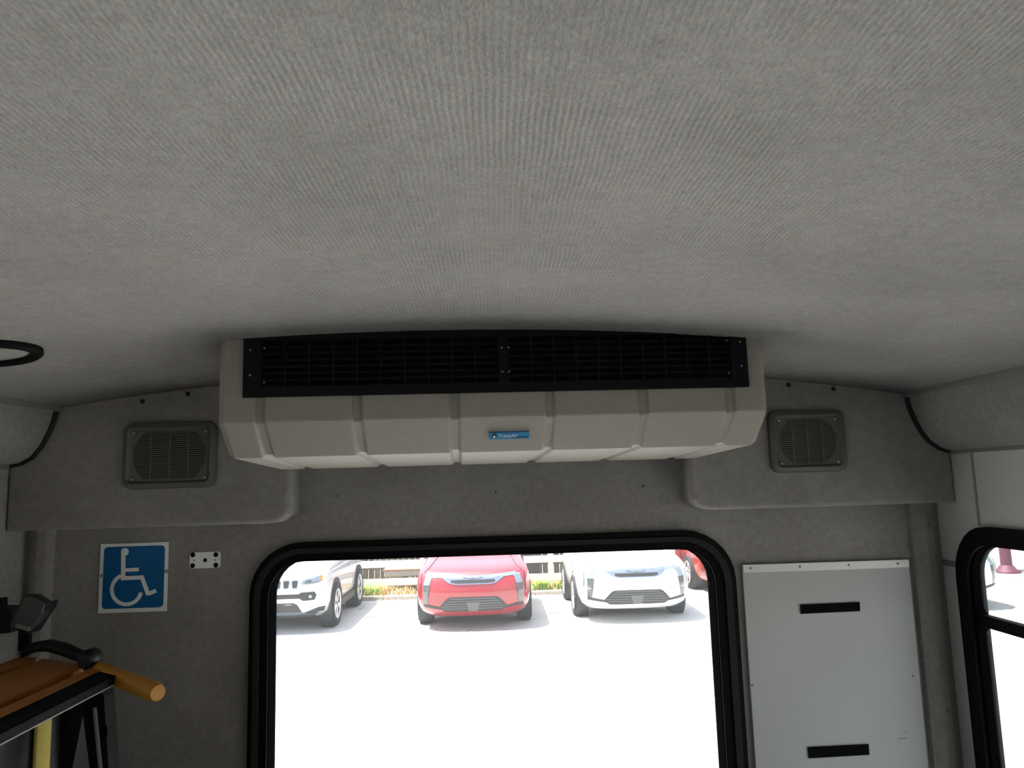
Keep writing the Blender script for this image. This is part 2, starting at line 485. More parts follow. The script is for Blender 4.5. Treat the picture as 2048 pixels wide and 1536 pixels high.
# side coves between ceiling and walls
cr = [(1815, 795), (1822, 815), (1832, 838), (1845, 862), (1860, 881), (1880, 895), (1900, 901)]
cl = [(112, 818), (104, 842), (95, 864), (80, 892), (62, 914), (40, 926), (15, 931)]
def cove(name, px, xw, label, sgn):
    P = [wp(a, b, 1.75) for a, b in px]
    P[0].z = Z(ceil_r(P[0].x)) + .004
    poly = [(p.x, p.z) for p in P] + [(xw, P[-1].z), (xw, Z(.3)), (P[0].x, Z(.3))]
    o = MB().prism(poly, XZ, YF, 1.75).build(name, M['cove'])
    tag(o, label, 'panel')
    path = [Vector((p.x - sgn * .002, 1.752, p.z)) for p in P] + [Vector((xw, 1.752, P[-1].z - .002))]
    MB().tube(path, .0065, 8).build('piping', M['rubber'], o)
    MB().box((P[0].x - .011, YF, P[0].z - .014), (P[0].x + .011, 1.75, P[0].z + .003), .002).build('edge_strip', M['trimgrey'], o)
    MB().box((min(xw, xw - sgn * .012), YF, P[-1].z - .008), (max(xw, xw - sgn * .012), 1.75, P[-1].z + .002), .002).build('edge_strip', M['trimgrey'], o)
cove('cove_panel', cr, XR, 'grey carpeted cove panel along the right wall under the ceiling', 1)
cove('cove_panel', cl, XL, 'grey carpeted cove panel along the left wall under the ceiling', -1)

# rear bulkhead: two thick padded blocks with a recessed strip between them
DB = 1.76
def bulkhead(x0, x1, zlow, label, inner):
    n = 14
    top = [(x0 + (x1 - x0) * k / n, Z(ceil_r(x0 + (x1 - x0) * k / n)) - .001) for k in range(n + 1)]
    r = .03
    lowp = []
    if inner == 'r':
        lowp = [(x1, top[-1][1]), (x1 + .006, zlow + .05), (x1 + .002, zlow + .02), (x1 - .02, zlow + .002), (x1 - .05, zlow), (x0, zlow)]
        poly = top[:-1] + lowp
    else:
        lowp = [(x1, zlow), (x0 + .05, zlow), (x0 + .02, zlow + .003), (x0 - .002, zlow + .022), (x0 - .006, zlow + .05)]
        poly = top + lowp
    mb = MB(); bm = bmesh.new()
    vs = [bm.verts.new((p[0], DB, p[1])) for p in poly]
    fc = bm.faces.new(vs)
    ex = bmesh.ops.extrude_face_region(bm, geom=[fc])
    back = [g for g in ex['geom'] if isinstance(g, bmesh.types.BMVert)]
    for q in back: q.co.y = DW - .0005
    fr = [e for e in bm.edges if all(abs(q.co.y - DB) < 1e-6 for q in e.verts)]
    fr = [e for e in fr if not (min(q.co.z for q in e.verts) > Z(.15))]
    bmesh.ops.bevel(bm, geom=fr, offset=.012, segments=4, profile=.5, affect='EDGES')
    mb.bm(bm)
    o = mb.build('bulkhead_panel', M['bulk'])
    tag(o, label, 'panel')
    return o
bl = bulkhead(XL, -.478, Z(-.075), 'padded grey carpeted bulkhead block holding the speaker above the wheelchair sign', 'r')
br = bulkhead(.462, XR, Z(-.075), 'padded grey carpeted bulkhead block holding the speaker above the white board', 'l')
for px, py in ((285, 803), (376, 788)):
    p = wp(px, py, DB); MB().dome(p, (0, -1, 0), .0055, .004).build('screw', M['rubber'], bl)
for px, py in ((1577, 770), (1667, 778)):
    p = wp(px, py, DB); MB().dome(p, (0, -1, 0), .0055, .004).build('screw', M['rubber'], br)
n = 12
top = [(-.478 + .94 * k / n, Z(ceil_r(-.478 + .94 * k / n))) for k in range(n + 1)]
o = MB().prism(top + [(.462, Z(-.041)), (-.478, Z(-.041))], XZ, DW - .018, DW - .0005).build('header_strip', M['bulk'])
tag(o, 'narrow grey carpeted header strip between air conditioner and rear window', 'panel')
for px, py in ((675, 992), (993, 984), (1287, 974)):
    p = wp(px, py, DW - .018); MB().dome(p, (0, -1, 0), .0045, .003).build('screw', M['trimgrey'], o)

# ================================================================== air conditioner
AC = Matrix.Translation((.012, 1.322, 0)) @ Matrix.Rotation(math.radians(2.4), 4, 'Z')
def AL(x, y, r): return AC @ Vector((x, y, Z(r)))
ac = thing('air_conditioner', 'long beige ceiling air conditioner with black twin grille above rear window', 'air conditioner', AL(0, .2, .05))
HWID = .489
prof = [(.42, .275), (0.0, .275), (0.0, .118), (.068, .0585), (.42, .046)]
inn = [(.42, .275), (0.007, .275), (0.007, .1155), (.0725, .0645), (.42, .0515)]
capp = [(.42, .275), (0.012, .275), (0.012, .116), (.074, .066), (.42, .054)]
gro = [-.417, -.250, -.080, .090, .258, .418]
st = [(-HWID, capp), (-HWID + .012, prof)]
for g in gro:
    st += [(g - .0105, prof), (g - .006, inn), (g + .006, inn), (g + .0105, prof)]
st += [(HWID - .012, prof), (HWID, capp)]
v = []; f = []
k = len(prof)
for x, P in st:
    v += [AL(x, y, r) for y, r in P]
for i in range(len(st) - 1):
    for j in range(k):
        f.append((i * k + j, i * k + (j + 1) % k, (i + 1) * k + (j + 1) % k, (i + 1) * k + j))
f += [tuple(range(k)), tuple(range((len(st) - 1) * k, len(st) * k))[::-1]]
bm = bmesh.new()
bv = [bm.verts.new(p) for p in v]
for q in f: bm.faces.new([bv[i] for i in q])
bmesh.ops.recalc_face_normals(bm, faces=bm.faces[:])
se = [e for e in bm.edges if len(e.link_faces) == 2 and e.calc_face_angle(0) > .25 and max(q.co.z for q in e.verts) < Z(.274)]
bmesh.ops.bevel(bm, geom=se, offset=.002, segments=2, profile=.5, affect='EDGES', clamp_overlap=True)
mb = MB(); mb.bm(bm); housing = mb.build('housing', M['ac'], ac)
# grille assembly (frame, recess, slats)
GX0, GX1, GR0, GR1 = -.444, .452, .1605, .272
GM = lambda u, w, dd: AL(u, dd, w - CAMZ)
frame_poly = [(GX0, Z(GR0)), (GX1, Z(GR0)), (GX1, Z(GR1)), (GX0, Z(GR1))]
PW = [(GX0 + .030, .000), (.018, GX1 - .030)]
holes = [[(a, Z(GR0 + .018)), (a, Z(GR1 - .012)), (b, Z(GR1 - .012)), (b, Z(GR0 + .018))] for a, b in PW]
gf = MB().prism(frame_poly, GM, -.008, .002, holes).build('grille_frame', M['grille'], ac)
MB().prism(frame_poly, GM, -.0022, -.0004).build('grille_recess', M['void'], gf)
hmesh = None
for (a, b) in PW:
    nh, nv_ = 6, 9
    for i in range(nh):
        zc = GR0 + .018 + (GR1 - .012 - GR0 - .018) * (i + 1) / (nh + 1)
        MB().box((a, -.0065, Z(zc - .0016)), (b, -.002, Z(zc + .0016)), 0, AC).build('slat', M['grille'], gf)
    for i in range(nv_):
        xc = a + (b - a) * (i + 1) / (nv_ + 1)
        MB().box((xc - .0016, -.0075, Z(GR0 + .017)), (xc + .0016, -.002, Z(GR1 - .012)), 0, AC).build('divider', M['grille'], gf)
for x, r in ((GX0 + .012, .243), (GX0 + .012, .199), (.006, .240), (.012 + .006, .240), (.006, .197), (.018, .197), (GX1 - .012, .243), (GX1 - .012, .199), (GX0 + .036, .246), (GX1 - .036, .246), (GX0 + .036, .186), (GX1 - .036, .186)):
    MB().dome(AL(x, -.008, r), AC.to_3x3() @ Vector((0, -1, 0)), .0019, .0016, 8).build('screw', M['steel'], gf)
# maker's badge on the sloping lower front
sl = Vector((0, .068, -.0595)).normalized()
bc = AL(.0175, .068 * (.118 - .088) / .0595, .088)
ex = AC.to_3x3() @ Vector((1, 0, 0)); ez = AC.to_3x3() @ (-sl); en = ex.cross(ez)
if en.y > 0: en = -en
def BP(u, w, dd): return bc + ex * u + ez * w + en * dd
bd = MB().prism(rrect(-.0365, .0365, -.0082, .0082, .0015, 2), BP, .0003, .0035).build('badge', M['badge'], ac)
MB().prism([(.009, -.0055), (.033, -.0045), (.033, -.0025), (.014, -.003)], BP, .003, .0038).build('badge_stripe', M['badgedark'], bd)
# penguin emblem: black body with flippers, white belly
pg = [(-.028, .0062), (-.0262, .0066), (-.0254, .0052), (-.0250, .0028), (-.0215, -.0006), (-.0248, .0000), (-.0246, -.0045), (-.0258, -.0062), (-.0280, -.0062), (-.0292, -.0045), (-.0294, .0000), (-.0326, -.0006), (-.0292, .0028), (-.0288, .0046)]
MB().prism(pg, BP, .003, .0040).build('emblem', M['void'], bd)
MB().prism([(-.027 + .0016 * math.cos(t * PI / 6), -.0012 + .0042 * math.sin(t * PI / 6)) for t in range(12)], BP, .003, .0043).build('emblem_belly', M['white'], bd)
def text_mesh(name, s, size, mapf, mat, parent, shear=0.0, sx=1.0):
    cu = bpy.data.curves.new('txt', 'FONT'); cu.body = s; cu.size = size; cu.extrude = 0; cu.shear = shear
    to = bpy.data.objects.new('txt', cu); COL.objects.link(to)
    dg = bpy.context.evaluated_depsgraph_get()
    me = bpy.data.meshes.new_from_object(to.evaluated_get(dg))
    vs = [mapf(q.co.x * sx, q.co.y) for q in me.vertices]; fs = [tuple(p.vertices) for p in me.polygons]
    bpy.data.objects.remove(to); bpy.data.curves.remove(cu); bpy.data.meshes.remove(me)
    return MB().raw(vs, fs).build(name, mat, parent, fix=False)
text_mesh('badge_lettering', 'TransAir', .0105, lambda x, y: BP(-.0205 + x, -.0026 + y, .0041), M['white'], bd, .15, .95)

# ================================================================== speakers
def speaker(quad, label):
    P = [wp(a, b, DB) for a, b in quad]          # TL TR BR BL
    x0 = (P[0].x + P[3].x) / 2; x1 = (P[1].x + P[2].x) / 2
    z1 = (P[0].z + P[1].z) / 2; z0 = (P[2].z + P[3].z) / 2
    t = thing('wall_speaker', label, 'speaker', ((x0 + x1) / 2, DB, z0), 'rear bulkhead speakers')
    cx, cz = (x0 + x1) / 2, (z0 + z1) / 2
    w, h = x1 - x0, z1 - z0
    # bezel: raised rounded frame with sloping inner lip
    outer = rrect(x0, x1, z0, z1, .02); mid = rrect(x0 + .012, x1 - .012, z0 + .012, z1 - .012, .014); inner = rrect(x0 + .02, x1 - .02, z0 + .018, z1 - .018, .006)
    mb = MB(); m = len(outer)
    L = [[XZ(p[0], p[1], DB - .0003) for p in outer], [XZ(cx + (p[0] - cx) * .98, cz + (p[1] - cz) * .975, DB - .012) for p in outer],
         [XZ(p[0], p[1], DB - .016) for p in mid], [XZ(p[0], p[1], DB - .009) for p in inner], [XZ(p[0], p[1], DB - .0003) for p in inner]]
    vv = [q for l in L for q in l]; ff = []
    for i in range(4):
        for k in range(m): ff.append((i * m + k, i * m + (k + 1) % m, (i + 1) * m + (k + 1) % m, (i + 1) * m + k))
    for k in range(m): ff.append((4 * m + k, 4 * m + (k + 1) % m, (k + 1) % m, k))
    mb.raw(vv, ff); mb.build('bezel', M['speaker'], t)
    # face with a clipped round opening
    a, b_ = w / 2 - .021, h / 2 - .019
    R = a * 1.0
    op = []
    for k in range(48):
        an = 2 * PI * k / 48
        op.append((cx + max(-a * .97, min(a * .97, R * .97 * math.cos(an))), cz + max(-b_ * .96, min(b_ * .96, R * .86 * math.sin(an)))))
    MB().prism(inner, XZ, DB - .0095, DB - .007, [op[::-1]]).build('face', M['speaker'], t)
    MB().prism(inner, XZ, DB - .0025, DB - .0006).build('speaker_cone', M['spkvoid'], t)
    ns = 23
    for i in range(ns):
        zz = cz + (-1 + 2 * (i + .5) / ns) * b_ * .96
        u = abs(zz - cz) / (R * .86)
        hw = R * .97 * math.sqrt(max(0, 1 - u * u))
        hw = min(hw, a * .97)
        MB().box((cx - hw, DB - .0085, zz - .00135), (cx + hw, DB - .0045, zz + .00135)).build('louver', M['speaker'], t)
    for xx in (-.5, 0, .5):
        hh = min(b_ * .96, R * .86 * math.sqrt(1 - xx * xx))
        MB().box((cx + xx * R - .0011, DB - .0092, cz - hh), (cx + xx * R + .0011, DB - .005, cz + hh)).build('rib', M['speaker'], t)
    for sx in (-1, 1):
        for sz in (-1, 1):
            MB().dome((cx + sx * (w / 2 - .024), DB - .011, cz + sz * (h / 2 - .023)), (0, -1, 0), .0042, .003).build('screw', M['steel'], t)
speaker([(251, 848), (437, 842), (433, 974), (246, 980)], 'taupe louvred speaker left of the air conditioner, above the blue sign')
speaker([(1532, 822), (1684, 819), (1694, 944), (1540, 945)], 'taupe louvred speaker right of the air conditioner, partly behind it')

# ================================================================== wheelchair sign
sg = thing('accessibility_sign', 'square white sign with blue field and white wheelchair symbol', 'sign', wp(266, 1224, DW))
S0 = wp(203, 1088, DW); S1 = wp(338, 1084, DW); S2 = wp(197, 1226, DW); S3 = wp(334, 1222, DW)
sx0 = (S0.x + S2.x) / 2; sx1 = (S1.x + S3.x) / 2; sz1 = (S0.z + S1.z) / 2; sz0 = (S2.z + S3.z) / 2
def SM(u, v_, d): return Vector((sx0 + (sx1 - sx0) * u, DW - d, sz1 + (sz0 - sz1) * v_))
MB().prism([(0, 0), (1, 0), (1, 1), (0, 1)], SM, .0004, .003).build('plate', M['white'], sg)
MB().prism(rrect(.055, .952, .045, .942, .055), SM, .003, .0036).build('blue_field', M['blue'], sg)
def cr4(x, y):
    v_ = (y - 110) / 945.0
    return ((x - 152 + 40 * v_) / 937.0, v_)
def stroke(p, q, w):
    p = Vector(cr4(*p)); q = Vector(cr4(*q)); d = (q - p).normalized(); nn = Vector((-d.y, d.x)) * (w / 2 / 940)
    return [tuple(p + nn), tuple(q + nn), tuple(q - nn), tuple(p - nn)]
sy = MB()
hc = cr4(487, 228)
sy.prism(circ(hc[0], hc[1], .057, 24), SM, .0036, .0043)
for i_, (p, q, w) in enumerate((((467, 228), (460, 616), 58), ((460, 477), (676, 474), 48), ((440, 588), (735, 584), 54), ((713, 562), (808, 828), 54), ((806, 812), (912, 772), 52))):
    sy.prism(stroke(p, q, w), SM, .0035 - .00005 * i_, .0044 + .0001 * i_)
ctr = (508, 742); arc_o = []; arc_i = []
for k in range(33):
    an = math.radians(112 + (346 - 112) * k / 32)
    arc_o.append(cr4(ctr[0] + 228 * math.cos(an), ctr[1] - 228 * math.sin(an)))
    arc_i.append(cr4(ctr[0] + 178 * math.cos(an), ctr[1] - 178 * math.sin(an)))
sy.prism(arc_o + arc_i[::-1], SM, .0036, .0043)
sy.build('wheelchair_symbol', M['white'], sg)
for u, v_ in ((.035, .46), (.985, .425)):
    MB().dome(SM(u, v_, .003), (0, -1, 0), .0045, .003).build('screw', M['steel'], sg)

# small white mounting plate with five black fixings
pl = thing('mounting_plate', 'small white plate with five black holes beside rear window', 'plate', wp(411, 1136, DW))
a, b = wp(381, 1105, DW), wp(441, 1135, DW)
MB().prism(rrect(a.x, b.x, b.z, a.z, .006), XZ, DW - .004, DW - .0004).build('plate', M['white'], pl)
for px, py, r in ((387, 1109.5, .0058), (433, 1109, .0058), (386.5, 1131, .0058), (433, 1130, .0058), (411.5, 1120, .0046), (390, 1120.5, .0016), (431.5, 1119.5, .0016)):
    p = wp(px, py, DW)
    MB().dome((p.x, DW - .004, p.z), (0, -1, 0), r, .0015, 14).build('fixing', M['black'], pl)

# ================================================================== white access board
bo = thing('access_board', 'white access board screwed to the wall right of the rear window', 'board', (.82, DW, Z(-1.1)))
Q = [wp(1479, 1132, DW), wp(1813, 1116, DW)]
bx0, bx1, bz1 = Q[0].x + .0035, Q[1].x, (Q[0].z + Q[1].z) / 2
MB().box((bx0, DW - .009, Z(-1.15)), (bx1, DW - .0005, bz1), .0015).build('board', M['panel'], bo)
al = MB().box((bx0 + .001, DW - .012, bz1 - .018), (bx1 - .001, DW - .008, bz1 + .001), .0008).build('edge_strip', M['alu'], bo)
for px, py in ((1501, 1136), (1600, 1130), (1697, 1125), (1795, 1120)):
    p = wp(px, py, DW - .012); MB().dome((p.x, DW - .012, bz1 - .008), (0, -1, 0), .003, .0025).build('screw', M['steel'], al)
for px, py in ((1505, 1371), (1826, 1352)):
    MB().dome(wp(px, py, DW - .009), (0, -1, 0), .0032, .0025).build('screw', M['steel'], bo)
# faint rusty pencil marks
mk = pm('rust_marks', (.40, .26, .22), .8)
for px, py, w_ in ((1806, 1477, 16), (1811, 1464, 7)):
    p = wp(px, py, DW - .009); MB().box((p.x - w_ * .0006, DW - .0095, p.z - .0009), (p.x + w_ * .0006, DW - .0085, p.z + .0007)).build('scuff', mk, bo)
def strip(q, label):
    P = [wp(a_, b_, DW - .01) for a_, b_ in q]
    o = MB().raw([p + Vector((0, -d, 0)) for d in (0, .0025) for p in P], [(0, 1, 2, 3), (4, 5, 6, 7), (0, 1, 5, 4), (1, 2, 6, 5), (2, 3, 7, 6), (3, 0, 4, 7)]).build('velcro_strip', M['velcro'])
    tag(o, label, 'strip', 'black strips on the white board')
strip([(1600.5, 1209), (1718.5, 1204), (1719.5, 1222), (1601.5, 1227.5)], 'upper black velcro strip stuck on the white board')
strip([(1615.5, 1494), (1736.5, 1488), (1738, 1509), (1617, 1516)], 'lower black velcro strip stuck on the white board')

# ================================================================== ceiling lamp
lc = Vector((-.802, 1.19, 0)); lc.z = Z(ceil_r(lc.x))
lp = thing('ceiling_lamp', 'round ceiling lamp with black ring at the left edge', 'lamp', lc)
tl = math.atan(-2 * .078 * lc.x - .012)
LM = Matrix.Translation(lc) @ Matrix.Rotation(-tl, 4, 'Y')
nrm = LM.to_3x3() @ Vector((0, 0, 1))
def lathe(prof_, mat, name, parent, Mx, n=40):
    vv = []; ff = []
    for r, h in prof_:
        vv += [Mx @ Vector((r * math.cos(2 * PI * k / n), r * math.sin(2 * PI * k / n), h)) for k in range(n)]
    for i in range(len(prof_) - 1):
        for k in range(n): ff.append((i * n + k, i * n + (k + 1) % n, (i + 1) * n + (k + 1) % n, (i + 1) * n + k))
    return MB().raw(vv, ff, True).build(name, mat, parent)
lathe([(.079, .004), (.079, -.008), (.074, -.012), (.064, -.010), (.061, -.004), (.061, .004), (.079, .004)], M['black'], 'ring', lp, LM)
lathe([(.0615, .003), (.060, -.004), (.045, -.006), (.02, -.0075), (.0005, -.008)], M['lens'], 'lens', lp, LM)

# ================================================================== wheelchair lift (stowed) by the left wall
lf = thing('wheelchair_lift', 'stowed wheelchair lift with orange slats and dark steel frame', 'lift', (-.9, 1.2, FLOOR))
zt = Z(-.33)
def wx(px, py, x):
    d = ROT @ Vector(((px - 1024) / F, (py - 768) / F, 1))
    d = d / d.x * x
    return Vector((d.x, d.y, d.z + CAMZ))
for x0, x1, ya, yb in ((-.791, -.765, 1.560, 1.545), (-.940, -.822, 1.630, 1.562), (-1.005, -.953, 1.662, 1.634)):
    MB().prism([(x0, .45), (x1, .45), (x1, yb), (x0, ya)], XY, zt - .026, zt).build('slat', M['orange'], lf)
# dark front channel: ledge, face and bright lower lip
rl = MB().box((-.767, .45, zt - .010), (-.715, 1.512, zt - .003), .001).box((-.719, .45, zt - .016), (-.714, 1.498, zt - .003), .001).build('side_rail', M['liftdark'], lf)
MB().box((-.720, .45, zt - .019), (-.713, 1.49, zt - .016), .001).build('rail_lip', M['trimgrey'], rl)
MB().box((-1.06, .45, zt - .045), (-.775, 1.54, zt - .027), .002).build('deck_base', M['liftblack'], lf)
# end casting and posts
def tri_post(pts, y0, y1, name, mat):
    return MB().prism(pts, XZ, y0, y1).build(name, mat, lf)
pa = wp(178, 1375, 1.5); 
o = tri_post([(p.x, p.z) for p in (wp(174, 1400, 1.5), wp(182, 1378, 1.5), wp(196, 1368, 1.5), wp(212, 1373, 1.5), wp(219, 1388, 1.5), wp(220, 1410, 1.5), wp(230, 1560, 1.5), wp(236, 1680, 1.5), wp(200, 1680, 1.5), wp(192, 1540, 1.5))], 1.48, 1.52, 'post', M['liftdark'])
for (q0, q1) in (((189, 1415), (203, 1560)),):
    A0, A1 = wp(*q0, 1.478), wp(*q1, 1.478)
    MB().tube([A0, A1, A1 + (A1 - A0) * .8], .004, 8).build('post_flange', M['trimgrey'], o)
hp = wp(209, 1464, 1.48); MB().prism([(hp.x + .006 * math.cos(t * PI / 8), hp.z + .013 * math.sin(t * PI / 8)) for t in range(16)], XZ, 1.4785, 1.4802).build('slot', M['void'], o)
MB().box((-1.07, .55, FLOOR), (-.845, 1.58, zt - .045), .006).build('lift_body', M['liftblack'], lf)
for yy in (.72, 1.02):
    MB().box((-.845, yy, FLOOR + .02), (-.828, yy + .05, zt - .05), .003).build('upright', M['liftblack'], lf)
tri = [wp(130, 1450, 1.55), wp(168, 1385, 1.55), wp(178, 1395, 1.55), wp(150, 1536, 1.55), wp(120, 1680, 1.55), wp(95, 1680, 1.55)]
MB().prism([(p.x, p.z) for p in tri], XZ, 1.54, 1.575).build('brace', M['liftblack'], lf)
sy0, sy1 = wx(76, 1450, -.836).y, wx(104, 1450, -.836).y
MB().box((-.843, sy0, FLOOR + .05), (-.836, sy1, zt - .05), .002).build('strap', M['yellow'], lf)
# grip bar
g0 = wp(185, 1336, 1.56); g1 = wp(316, 1386, 1.40)
gb = MB().tube([g0, g0.lerp(g1, .5), g0.lerp(g1, .96), g1], [.0165, .0165, .0165, .0135], 16).build('grip_bar', M['yellowor'], lf)
# black arched handle and knob
hb = [wp(44, 1312, 1.60), wp(52, 1303, 1.60), wp(70, 1294, 1.60), wp(100, 1291, 1.59), wp(130, 1299, 1.58), wp(158, 1311, 1.56), wp(176, 1318, 1.55)]
MB().tube(hb, [.006, .009, .0105, .0125, .013, .012, .012], 12).build('handle', M['liftblack'], lf)
kb = wp(180, 1317, 1.545)
MB().tube([kb + Vector((0, -.022, 0)), kb + Vector((0, -.014, 0)), kb + Vector((0, .014, 0)), kb + Vector((0, .022, 0))], [.012, .0185, .0185, .012], 16).build('knob', M['liftblack'], lf)
cp_ = wp(45, 1310, 1.6)
MB().tube([cp_ + Vector((-.01, 0, -.004)), cp_ + Vector((.006, 0, .004))], .0055, 10).build('handle_tip', M['steel'], lf)

# seat belt buckle on its stalk, and the bracket behind it
sb = thing('seat_belt_buckle', 'dark grey seat belt buckle on a stalk above the lift', 'seat belt', wp(50, 1300, 1.66))
def slab(q, D0, D1, name, mat, par, bev=.004):
    P = [wp(a_, b_, (D0 + D1) / 2) for a_, b_ in q]
    bm = bmesh.new()
    vs = [bm.verts.new((p.x, D0, p.z)) for p in P]; fc = bm.faces.new(vs)
    r = bmesh.ops.extrude_face_region(bm, geom=[fc])
    for g in r['geom']:
        if isinstance(g, bmesh.types.BMVert): g.co.y = D1
    bmesh.ops.recalc_face_normals(bm, faces=bm.faces[:])
    if bev: bmesh.ops.bevel(bm, geom=bm.edges[:], offset=bev, segments=2, profile=.6, affect='EDGES')
    mb = MB(); mb.bm(bm); return mb.build(name, mat, par)
bmat = pm('buckle_grey', (.035, .035, .038), .5, noise=.1, nscale=60)
bk = slab([(56, 1188), (74, 1189), (97, 1203), (92, 1226), (66, 1262), (27, 1253), (34, 1230)], 1.63, 1.66, 'buckle', bmat, sb, .005)
slab([(93, 1204), (107, 1201), (103, 1214), (70, 1264), (62, 1262)], 1.635, 1.675, 'rear_shell', M['liftblack'], sb, .002)
slab([(33, 1246), (60, 1254), (58, 1262), (31, 1254)], 1.627, 1.631, 'label_strip', M['trimgrey'], bk, 0)
slab([(40, 1256), (62, 1261), (60, 1302), (38, 1302)], 1.642, 1.654, 'stalk', M['liftdark'], sb, .002)
br_ = thing('wall_bracket', 'black bracket on the left wall behind the seat belt buckle', 'bracket', wp(15, 1265, 1.72))
slab([(-40, 1211), (42, 1214), (36, 1262), (-40, 1268)], 1.70, 1.75, 'arm', M['liftblack'], br_, .004)
slab([(3, 1195), (10, 1195), (10, 1216), (3, 1216)], 1.71, 1.73, 'pin', M['liftblack'], br_, .001)

# ================================================================== outside: cars
def paint(name, col): return pm(name, col, .35, 0, .5, 1.0)
PAINT = {'red': paint('paint_red', (.25, .003, .012)), 'white': paint('paint_white', (.80, .80, .80)), 'silver': paint('paint_pearl', (.52, .53, .56)), 'darkred': paint('paint_deep_red', (.24, .004, .008))}
CM = {
 'tyre': pm('tyre', (.012, .012, .013), .8), 'clad': pm('cladding', (.02, .02, .022), .6),
 'rim': pm('alloy', (.62, .62, .63), .3, .8), 'hub': pm('wheel_dark', (.01, .01, .01), .6),
 'lamp': pm('headlamp', (.16, .20, .24), .12, .3, .8, 1.0), 'lampdark': pm('lamp_dark', (.05, .055, .06), .15, 0, .6, 1.0),
 'chrome': pm('chrome', (.34, .38, .46), .22, .9), 'mesh': pm('grille_mesh', (.012, .012, .013), .5, noise=.5, nscale=60),
 'plate': pm('plate_grey', (.08, .08, .085), .5), 'screen': pm('car_glass', (.02, .03, .03), .05, 0, .8, 1.0),
 'amber': pm('amber', (.75, .16, .03), .3), 'seam': pm('hood_seam', (.05, .01, .01), .7),
}
FANG = [(.22, .20, .80, .55, 3), (.30, .08, .88, .55, 3), (.42, .02, .925, .55, 3.2), (.58, .0, .94, .55, 3.4), (.74, .02, .945, .55, 3.4), (.86, .07, .935, .55, 3.2), (.92, .13, .915, .55, 3.2), (.965, .26, .885, .5, 3.4), (1.01, .48, .86, .4, 4), (1.06, .80, .84, .3, 4), (1.11, 1.12, .82, .25, 4)]
FTOP = [(1.11, 1.14, .82, .25, 4), (1.28, 1.42, .775, .25, 4), (1.46, 1.74, .715, .25, 4), (1.60, 2.02, .66, .25, 4), (1.66, 2.2, .62, .3, 4), (1.70, 2.5, .54, .4, 3)]
BOXY = [(.25, .16, .80, .5, 4), (.33, .06, .89, .5, 4), (.48, .0, .93, .5, 4), (.70, .0, .935, .5, 4.5), (.86, .02, .93, .45, 4.5), (.95, .06, .92, .45, 4.5), (1.01, .16, .90, .4, 4.5), (1.05, .40, .88, .35, 4.5), (1.08, .80, .86, .3, 4.5), (1.11, 1.18, .84, .25, 5)]
BTOP = [(1.11, 1.2, .84, .25, 5), (1.28, 1.45, .79, .25, 5), (1.46, 1.72, .73, .25, 5), (1.58, 1.92, .69, .25, 5), (1.63, 2.1, .66, .3, 5), (1.66, 2.4, .58, .4, 4)]
REAR = 4.0
def lerp_lv(LV, z):
    if z <= LV[0][0]: return LV[0][1:]
    for a, b in zip(LV, LV[1:]):
        if z <= b[0]:
            t = (z - a[0]) / (b[0] - a[0])
            return tuple(p + (q - p) * t for p, q in zip(a[1:], b[1:]))
    return LV[-1][1:]
def fy(LV, x, z):
    yf, w, Lf, n = lerp_lv(LV, z)
    u = min(.999, abs(x) / w)
    return yf + Lf * (1 - (1 - u ** n) ** (1 / n))
def shell(LV, org, rear=lambda z: REAR - .1, cap=True):
    K = 13
    mb = MB(); rings = []
    for lv in LV:
        z, yf, w, Lf, n = lv
        pts = []
        for k in range(-K, K + 1):
            th = k / K * PI / 2
            x = w * (abs(math.sin(th)) ** (2 / n)) * (1 if th >= 0 else -1)
            u = min(1, abs(x) / w)
            pts.append((x, yf + Lf * (1 - max(0, 1 - u ** n) ** (1 / n))))
        yr = rear(z)
        for k in range(K, -K - 1, -1):
            th = k / K * PI / 2
            x = w * (abs(math.sin(th)) ** (2 / n)) * (1 if th >= 0 else -1)
            u = min(1, abs(x) / w)
            pts.append((x, yr - .35 * (1 - max(0, 1 - u ** n) ** (1 / n))))
        rings.append([org + Vector((p[0], p[1], z)) for p in pts])
    m = len(rings[0]); vv = [q for r in rings for q in r]; ff = []
    for i in range(len(rings) - 1):
        for k in range(m): ff.append((i * m + k, i * m + (k + 1) % m, (i + 1) * m + (k + 1) % m, (i + 1) * m + k))
    if cap:
        ff += [tuple(range(m))[::-1], tuple(range((len(rings) - 1) * m, len(rings) * m))]
    return mb.raw(vv, ff, True)
